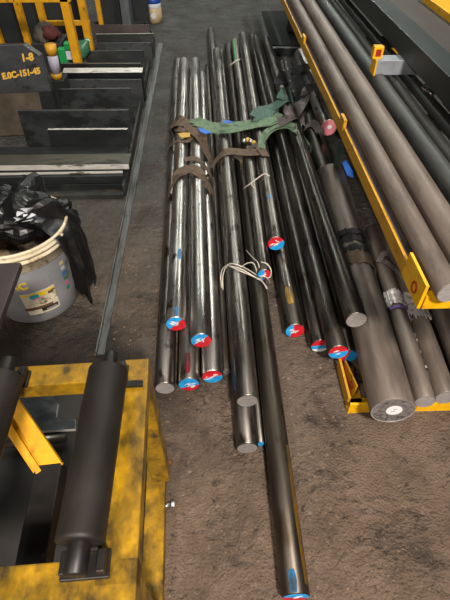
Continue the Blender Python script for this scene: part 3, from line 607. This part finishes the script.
# letters AC printed above the label
def letters(txt, size, ang, z, m, name, par):
    cu = bpy.data.curves.new(name, 'FONT'); cu.body = txt; cu.size = size; cu.extrude = .0004; cu.offset = .0012
    t = bpy.data.objects.new(name, cu); COL.objects.link(t); me = bpy.data.meshes.new_from_object(t); bpy.data.objects.remove(t)
    for vv in me.vertices:                               # wrap the flat letters round the bucket
        q = rr(z)+.0012+vv.co.z; a = R(ang)+vv.co.x/q; zz = z+vv.co.y; q = rr(zz)+.0012+vv.co.z
        vv.co = (q*math.cos(a), q*math.sin(a), zz)
    me.materials.append(MATS[m]); o = bpy.data.objects.new(name, me); COL.objects.link(o); o.parent = par; o['label'] = 'yellow printed letters'; return o
letters('AC', .042, -90, .19, 'ink_yellow', 'lettering', COL.objects['body'])
# bag
mb = MB(); nu, nv = 44, 15; vs = []
for j in range(nv+1):
    for i in range(nu):
        a = 2*math.pi*i/nu; t = j/nv; th = t*math.pi*.62
        q = Vector((.02, .055, .335)); fr_ = 1 if math.sin(a) > 0 else 1-.25*abs(math.sin(a))
        p = Vector((q.x+.165*math.sin(th)*math.cos(a), q.y+.135*fr_*math.sin(th)*math.sin(a), q.z+.085*math.cos(th)))
        nn = noise.noise(p*7)*.03 + (abs(noise.noise(p*12+Vector((3,1,5))))-.2)*.07 + noise.noise(p*30)*.006
        vs.append(p + Vector((math.cos(a)*math.sin(th), math.sin(a)*math.sin(th), math.cos(th)))*nn)
mb.add(vs, [(j*nu+i, j*nu+(i+1)%nu, (j+1)*nu+(i+1)%nu, (j+1)*nu+i) for j in range(nv) for i in range(nu)], 0, False)
# skirt that falls outside the rim at the right and back
n2, m2 = 30, 16; vs = []
for j in range(m2+1):
    for i in range(n2+1):
        a = R(-28+115*i/n2); t = j/m2; ln = (.34 if 2 < i < 20 else .24)+.05*math.sin(i*.7)
        z = max(.012, .375-ln*t)
        q = RT+.014+.022*math.sin(min(1, t*1.6)*1.57)+.008*math.sin(i*1.3+t*4)+.014*noise.noise(Vector((i*.3, t*4, 2)))
        if t < .14: q = RT-.05+.47*t
        vs.append(Vector((q*math.cos(a), q*math.sin(a), z)))
mb.add(vs, [(j*(n2+1)+i, j*(n2+1)+i+1, (j+1)*(n2+1)+i+1, (j+1)*(n2+1)+i) for j in range(m2) for i in range(n2)], 0, True)
bag = mb.build('bin_bag', 'black_plastic'); bag.location = BC; tag(bag, 'crumpled black plastic bag stuffed in the bucket and hanging over its side', 'bag')
md = bag.modifiers.new('Solidify', 'SOLIDIFY'); md.thickness = .0015
mb = MB()
for k in range(9):
    p = at(24+random.uniform(-5,7), 216+random.uniform(-8,8), .42); mb.add([p+Vector((random.uniform(-.02,.02), random.uniform(-.02,.02), random.uniform(0,.02))) for _ in range(4)], [(0,1,2),(0,2,3),(0,3,1),(1,3,2)], 0)
tag(mb.build('wrapper', 'bag_white', loc=at(24,216,.4)), 'scraps of silvery wrapper on the black bag', 'wrapper')

# ------------------------------------------------------------------ plate tray, upper left
xs0 = at(97, 350, 0).x; xs1 = at(160, 50, 0).x
mb = MB(); a0, a1 = at(96, 356, 0), at(158, 44, 0)
sd = (a1-a0).cross(Vector((0,0,1))).normalized()
mb.prism([a0, a0+sd*.03, a1+sd*.045, a1], (0,0,.008)); mb.prism([a0, a0+sd*.006, a1+sd*.006, a1], (0,0,.02))
tag(mb.build('steel_strip', 'curb_steel', loc=a0, bevel=.001), 'long flat steel strip set along the floor beside the bucket', 'steel strip')
mb = MB(); a, b_, c_ = at(131, 196, 0), at(158, 42, 0), at(149, 29, 0); w = .012
tr = empty('plate_tray', a); tag(tr, 'low dark steel tray on the floor that holds the stacked plates', 'tray')
def trk(m, nm): 
    o = m.build(nm, 'tray_dark', bevel=.001); o.parent = tr; o.matrix_parent_inverse = Matrix.Translation(-a); return o
off = Vector((-.03, 0, 0))
trk(MB().beam(a+off+Vector((0,0,.03)), b_+off+Vector((0,0,.03)), .012, .06), 'side_wall'); trk(MB().beam(b_+off+Vector((0,0,.03)), c_+Vector((-.03,.02,.03)), .012, .06), 'corner_wall')
trk(MB().beam(c_+Vector((-.03,.02,.03)), c_+Vector((-.5,.02,.03)), .012, .06), 'rear_wall')
trk(MB().beam(a+off+Vector((0,-.01,.012)), a+Vector((-.75,-.01,.012)), .03, .024), 'front_lip')
trk(MB().prism([a+off, b_+off, c_+Vector((-.03,.02,0)), c_+Vector((-.5,.02,0)), a+Vector((-.55,0,0))], (0,0,.006)), 'tray_floor')
PG = 'steel plates stacked in the floor tray'
def plate(x0, x1, py, h, th, lean, m, label, pxl=None, edge='plate_edge', y=None, extra=None):
    """a plate standing on its long edge in the tray; lean tips its top away (+) or towards (-) the camera"""
    z = .008+h*math.cos(R(lean)); q0, q1 = at(x0, py, z), at(x1, py, z)
    cx = (q0.x+q1.x)/2; w = q1.x-q0.x; yt = q0.y
    o = MB().box((0, th/2, h/2), (w, th, h), 0, None, 1).build('steel_plate', [m, edge], bevel=.002)
    o.location = (cx, yt-h*math.sin(R(lean)), .008); o.rotation_euler = (R(-lean), 0, R(random.uniform(-1.2,1.2))); tag(o, label, 'steel plate', PG); return o
plate(92, 149, 25, .17, .03, 10, 'plate_purple', 'brownish purple plate standing at the very back of the tray', edge='plate_purple')
plate(96, 153, 34, .17, .02, 8, 'plate_black', 'black plate with thin pale edge, second from the back of the tray')
p3 = plate(96, 151, 43, .17, .02, 8, 'plate_grey', 'grey plate with a yellow paint dab near the back of the tray', edge='plate_grey')
o = MB().lathe([(.012,0),(.011,.001)], 10, 0, c=(.08,-.0,.11), axis=Matrix.Rotation(R(90),3,'X'), smooth=False).build('paint_dab', 'ink_yellow'); o.parent = p3
plate(85, 143, 51, .19, .03, 8, 'plate_black', 'black plate with grey edge, in front of the plate with the yellow dab', edge='plate_grey')
plate(60, 140, 64, .19, .03, 6, 'plate_black', 'black plate with dull brown edge, just behind the bright edged block', edge='plate_olive')
plate(62, 142, 73, .2, .06, -10, 'plate_black', 'thick block with the brightest machined top edge in the tray')
plate(60, 141, 80, .17, .02, 4, 'plate_grey', 'short grey plate leaning against the bright edged block', edge='plate_grey')
plate(58, 130, 89, .2, .02, 6, 'plate_mid', 'black plate with pale edge in front of the bright edged block', edge='plate_grey')
plate(17, 128, 111, .2, .022, 5, 'plate_mid', 'widest black plate standing beside the lettered slab', edge='plate_grey')
plate(47, 127, 130, .17, .022, 4, 'plate_black', 'black plate with a thin bright edge behind the flat plates', edge='plate_edge')
FG = 'flat plates lying at the front of the tray'
def flat(x0, x1, py, z1, th, dep, m, label, edge):
    q0, q1 = at(x0, py, z1), at(x1, py, z1); cx = (q0.x+q1.x)/2; w = q1.x-q0.x
    mb = MB().box((0, dep/2, -th/2), (w, dep, th), 0); mb.m[2] = 1
    o = mb.build('flat_plate', [m, edge], bevel=.0015); o.location = (cx, q0.y, z1); o.rotation_euler.z = R(random.uniform(-.6,.6)); tag(o, label, 'steel plate', FG); return o
flat(-25, 128, 166, .125, .028, .11, 'plate_olive', 'olive grey flat plate with pale front edge, topmost at the tray front', 'plate_edge')
flat(-25, 122, 173, .094, .014, .27, 'plate_black', 'thin dark flat plate with bright edge under the olive plate', 'plate_edge')
flat(-25, 123, 178, .078, .04, .28, 'plate_black', 'black flat plate low in the stack at the tray front', 'plate_black')
flat(-25, 122, 186, .036, .028, .3, 'plate_black', 'lowest black flat plate resting on the tray floor', 'plate_black')
# small slab and short block ends on the right of the tray
for x, y, l, h, lab in ((137,92,.07,.16,'upright grey offcut at the right end of the standing plates'),):
    q = at(x, y, .05); tag(MB().box((0,0,h/2), (.03, l, h)).build('offcut', 'plate_grey', loc=None, bevel=.002), lab, 'offcut'); COL.objects[-1].location = (q.x-.0, q.y+.1, .008)

# lettered slab, leaning at left
sz = .44; ql, qr = at(-40, 146, .01), at(56, 140, .01)
tq = at(34, 47, .45); mb = MB()
ls = empty('lettered_slab', (0,0,0)); SLP = Vector((-1.27, 2.62, .008)); ls.location = SLP; ls.rotation_euler = (R(-6), 0, R(5)); tag(ls, 'dark slab with yellow handwritten characters at the left edge', 'slab')
sl_w = .62
xr = at(54, 108, .15).x - SLP.x
def slab_poly(z0, z1, ch): return [(xr-sl_w, 0, z0), (xr+.03*(1-z0/.44), 0, z0), (xr+.03*(1-z1/.44), 0, z1-ch), (xr-.07*(ch > 0), 0, z1), (xr-sl_w, 0, z1)] if ch else [(xr-sl_w, 0, z0), (xr+.03, 0, z0), (xr+.015, 0, z1), (xr-sl_w, 0, z1)]
o = MB().prism([(xr-sl_w,0,.235), (xr+.012,0,.235), (xr,0,.42), (xr-.07,0,.475), (xr-sl_w,0,.475)], (0,.06,0), 0, 1).build('upper_face', ['plate_grey','plate_grey'], bevel=.003); o.parent = ls
o = MB().prism([(xr-sl_w,.002,0), (xr-.07,.002,0), (xr-.06,.002,.235), (xr-sl_w,.002,.235)], (0,.056,0)).build('lower_face', 'rust_face'); o.parent = ls; o['label'] = 'bare brown lower part of the slab'
o = MB().prism([(xr-.0695,.0,0), (xr+.03,.0,0), (xr+.012,.0,.235), (xr-.0595,.0,.235)], (0,.06,0)).build('side_face', 'plate_black'); o.parent = ls
def text_on(txt, size, pos, rot, m, par, rs):
    cu = bpy.data.curves.new('handwriting', 'FONT'); cu.body = txt; cu.size = size; cu.extrude = .0008; cu.offset = .0022; cu.shear = .15
    t = bpy.data.objects.new('handwriting', cu); COL.objects.link(t); me = bpy.data.meshes.new_from_object(t); bpy.data.objects.remove(t)
    me.materials.append(MATS[m]); o = bpy.data.objects.new('handwriting', me); COL.objects.link(o); o.location = pos; o.rotation_euler = (R(90), R(rot), 0); o.parent = par; o['label'] = 'yellow painted handwriting'
text_on('1-8', .05, (xr-.105, -.001, .395), -4, 'paint_writing', ls, 1)
text_on('E.0C-151-45', .042, (xr-.232, -.001, .31), -6, 'paint_writing', ls, 2)

# ------------------------------------------------------------------ yellow frame behind the tray
zt = .62
fr = empty('open_rack', (at(70,60,.0).x, 3.2, 0)); tag(fr, 'open yellow steel frame standing behind the lettered slab', 'rack')
def fk(mb, nm): o = mb.build(nm, 'yellow_rack', bevel=.002); o.parent = fr; o.matrix_parent_inverse = Matrix.Translation(-Vector(fr.location)); return o
def atY(px, py, Y):
    d = fw+rt*((px-225)/FPX)-up*((py-300)/FPX); return Vector((0,0,H))+d*(Y/d.y)
def post(pa, pb, Y, w):
    a, b = atY(*pa, Y), atY(*pb, Y); x = (a.x+b.x)/2; fk(MB().box((x, Y+w/2, zt/2+.05), (w, w, zt+.1)), 'post')
post((66,5), (74,55), 3.32, .052); post((81,2), (87,36), 3.75, .05); post((18,8), (25,36), 3.75, .045); post((37,3), (43,20), 3.75, .045); post((-6,30), (0,44), 3.75, .05)
q = atY(0, 0, 3.32); p = atY(70, 2, 3.32)
fk(MB().box(((p.x+q.x)/2-.4, 3.345, q.z+.01), (p.x-q.x+.8, .05, .05)), 'top_rail')
p = atY(45, 23, 3.78); q = atY(90, 24, 3.78); fk(MB().box(((p.x+q.x)/2, 3.78, p.z), (q.x-p.x, .03, .03)), 'lower_rail')
p = atY(99, 10, 4.3); tag(MB().box((p.x, 4.3, .3), (.035,.035,.62)).build('yellow_post', 'yellow_rack', loc=(p.x,4.3,0), bevel=.002), 'thin yellow post beside the dark cabinets at the back', 'post')
p = atY(34, 30, 4.3)
tag(MB().box((p.x-.45, 4.45, .4), (1.6, .5, .8)).build('storage_crate', 'crate_black', loc=(p.x-.4,4.4,0), bevel=.01), 'black storage box behind the yellow frame', 'box')
def blob(c, s, seed, nm, m, label, cat, parent=None):
    mb = MB(); nu, nv = 22, 12; vs = []
    for j in range(nv+1):
        for i in range(nu):
            a = 2*math.pi*i/nu; t = math.pi*j/nv; d = Vector((math.sin(t)*math.cos(a), math.sin(t)*math.sin(a), math.cos(t)))
            k = 1+.35*noise.noise(d*1.9+Vector((seed,0,0)))+.2*noise.noise(d*4.5+Vector((0,seed,0))); vs.append(Vector((d.x*s[0], d.y*s[1], d.z*s[2]))*k+Vector(c))
    mb.add(vs, [(j*nu+i, j*nu+(i+1)%nu, (j+1)*nu+(i+1)%nu, (j+1)*nu+i) for j in range(nv) for i in range(nu)], 0, True)
    o = mb.build(nm, m, loc=c)
    if label: tag(o, label, cat)
    return o
c = atY(44, 34, 3.74); blob(c, (.085,.07,.075), 3, 'rag', 'cloth_grey', 'grey rag heaped behind the lettered slab', 'rag')
c = atY(51, 33, 3.68); blob(c, (.06,.05,.05), 9, 'rag', 'cloth_red', 'dark red rag beside the grey rag', 'rag')
tag(MB().box((atY(50,40,3.76).x, 3.76, (atY(45,41,3.7).z)/2), (.22,.24,atY(45,41,3.7).z)).build('storage_crate', 'crate_black', loc=(atY(50,40,3.76).x,3.76,0), bevel=.006), 'low black box that carries the rags', 'box')
# roll with amber ends, green and white bag, green bottle (standing behind the slab)
Y = 2.9; a, b_ = atY(50, 44, Y), atY(57, 78, Y)
rl = empty('label_roll', b_); tag(rl, 'lilac roll with amber ends standing by the lettered slab', 'roll')
dv = a-b_
for nm, m, f0, f1, rad in (('end_band','roll_amber',0,.16,.032),('sleeve','roll_lilac',.16,.7,.030),('end_band','roll_amber',.7,1,.032)):
    o = MB().tube([dv*f0, dv*f1], rad, 20).build(nm, m); o.parent = rl
bxz = b_.z-.002
tag(MB().box((b_.x+.0, 2.92, bxz/2), (.09, .12, bxz)).build('storage_crate', 'crate_black', loc=(b_.x, 2.92, 0), bevel=.004), 'low black box under the lilac roll', 'box')
Y = 3.42
def upright(x0, x1, y0, y1, Y, dpt): 
    a, b = atY(x0, y0, Y), atY(x1, y1, Y); lo = .01 if y1 > 62 else b.z; return MB().box(((a.x+b.x)/2, Y+dpt/2, (a.z+lo)/2), (abs(b.x-a.x), dpt, abs(a.z-lo)))
gb = empty('green_carton', atY(64, 65, Y)); tag(gb, 'bright green and white packet behind the bright edged block', 'packet')
for nm, m, r_ in (('green_panel','bag_green',(57,69,49,66)),('green_panel','bag_green',(63,71,43,50)),('white_panel','bag_white',(65,72,51.5,60))):
    o = upright(r_[0], r_[1], r_[2], r_[3], Y, .05).build(nm, m, bevel=.004); o.parent = gb; o.matrix_parent_inverse = Matrix.Translation(-gb.location)
c = atY(83, 48, 3.5); mb = MB().lathe([(.02,-.08),(.045,-.075),(.05,-.03),(.048,.02),(.02,.05),(.018,.07)], 20, 0, c=c, axis=Matrix.Rotation(R(40),3,'Y'))
tag(mb.build('bottle', 'bottle_green', loc=c), 'green plastic bottle lying behind the yellow post', 'bottle')

# ------------------------------------------------------------------ far back
tn = at(155, 22, 0); tin = empty('paint_jar', tn); tag(tin, 'tan jar with white and blue label standing at the back of the tray', 'jar')
for nm, prof, m in (('body', [(.055,0),(.07,.004),(.075,.05),(.072,.12),(.068,.125)], 'tin_tan'), ('label_band', [(.069,.125),(.07,.127),(.07,.16),(.069,.162)], 'tin_white'), ('blue_band', [(.0695,.162),(.0705,.164),(.0705,.2),(.069,.202)], 'tin_blue'), ('neck', [(.066,.202),(.066,.27),(.05,.3)], 'tin_white')):
    o = MB().lathe(prof, 28, 0).build(nm, m); o.parent = tin
o = MB().lathe([(.026,0),(.026,.002)], 20, 0, c=(.0,-.0735,.07), axis=Matrix.Rotation(R(90),3,'X'), smooth=False).build('round_label', 'tin_white'); o.parent = tin
for x0, x1, yb, Y, m, lab in ((101,122,22,4.75,'crate_black','dark cabinet at the back behind the purple plate'), (122,131,22,4.72,'crate_grey','narrow grey metal box between the dark cabinets'), (131,149,14,4.9,'crate_black','dark cabinet at the back beside the jar')):
    a, b_ = atY(x0, yb, Y), atY(x1, yb, Y); h = .5; z0 = 0
    tag(MB().box(((a.x+b_.x)/2, Y+.15, h/2), (b_.x-a.x-.004, .3, h)).build('cabinet', m, loc=((a.x+b_.x)/2, Y, 0), bevel=.006), lab, 'cabinet')
# low dark sheet and frame behind the bars on the right
a, b_ = at(269, 50, .05), at(330, 52, .05)
tag(MB().box(((a.x+b_.x)/2+.2, a.y+.03, .03), (b_.x-a.x+.4, .04, .06)).build('square_tube', 'beam_dark', loc=a, bevel=.003), 'dark square tube lying behind the far bar ends', 'steel tube')
a = at(272, 46, 0); tag(MB().box((a.x+.45, a.y+.55, .004), (.9, 1.1, .008)).build('dark_sheet', 'sheet_matte', loc=(a.x+.4, a.y+.5, 0)), 'dark steel sheet on the floor behind the far bars', 'sheet')
tag(MB().box((a.x+.36, a.y+.42, .05), (.34, .16, .08)).build('storage_crate', 'crate_black', loc=(a.x+.3, a.y+.4, .008), bevel=.006), 'small black box on the dark sheet at the back', 'box')

# ------------------------------------------------------------------ grit on the floor
mb = MB(); rg = random.Random(11)
for k in range(2600):
    x = rg.uniform(-.45, .5); y = rg.uniform(.15, 1.9)
    w = noise.noise(Vector((x*4, y*4, 3)))
    if w < rg.uniform(-.35, .5) and not (x > .08 and y < .9 and rg.random() < .5): continue
    if x < -.12 and y < .65: continue
    if top(x, y) > 0: continue
    if x > fx-.02 and y > .7: continue
    s_ = abs(rg.gauss(0, .0022))+.0012
    ps = [Vector((x+s_*rg.uniform(.6,1.3)*math.cos(q), y+s_*rg.uniform(.6,1.3)*math.sin(q), 0)) for q in (0,1.25,2.5,3.75,5)]
    mb.add(ps+[Vector((x, y, s_*rg.uniform(.5,1)))], [(0,1,5),(1,2,5),(2,3,5),(3,4,5),(4,0,5)], 0)
tag(mb.build('floor_grit', 'grit'), 'loose brown grit scattered over the floor', 'grit', kind='stuff')

# ------------------------------------------------------------------ light: the shop's overhead lamps, one added fill and dim ambient
def lamp(name, loc, size, sy, power, col, tgt=None):
    l = bpy.data.lights.new(name, 'AREA'); l.shape = 'RECTANGLE'; l.size = size; l.size_y = sy; l.energy = power; l.color = col
    o = bpy.data.objects.new(name, l); COL.objects.link(o); o.location = loc
    if tgt is not None: o.rotation_euler = (Vector(tgt)-Vector(loc)).to_track_quat('-Z', 'Y').to_euler()
    return o
lamp('tube_lamp', (1.5, 9.6, 3.6), .12, 15, 300, (.97, 1, .93))
lamp('tube_lamp', (-1.1, 9.5, 4.0), .12, 14, 150, (.93, 1, .93))
lamp('front_light', (.9, -2.2, 4.2), .5, .5, 410, (1, .92, .82), (.3, 1.0, 0))
lamp('front_light', (-1.7, -2.0, 3.0), .4, .4, 75, (1, .92, .82), (.5, 1.6, 0))  # added fill light, no known source, to lift the pink bar end
w = bpy.data.worlds.new('shop_air'); scn.world = w; w.use_nodes = True
bgn = w.node_tree.nodes['Background']; bgn.inputs[0].default_value = (.9, .95, 1, 1); bgn.inputs[1].default_value = .035
scn.view_settings.view_transform = 'Standard'; scn.view_settings.look = 'None'; scn.view_settings.gamma = 1; scn.view_settings.use_curve_mapping = False
scn.view_settings.exposure = 0
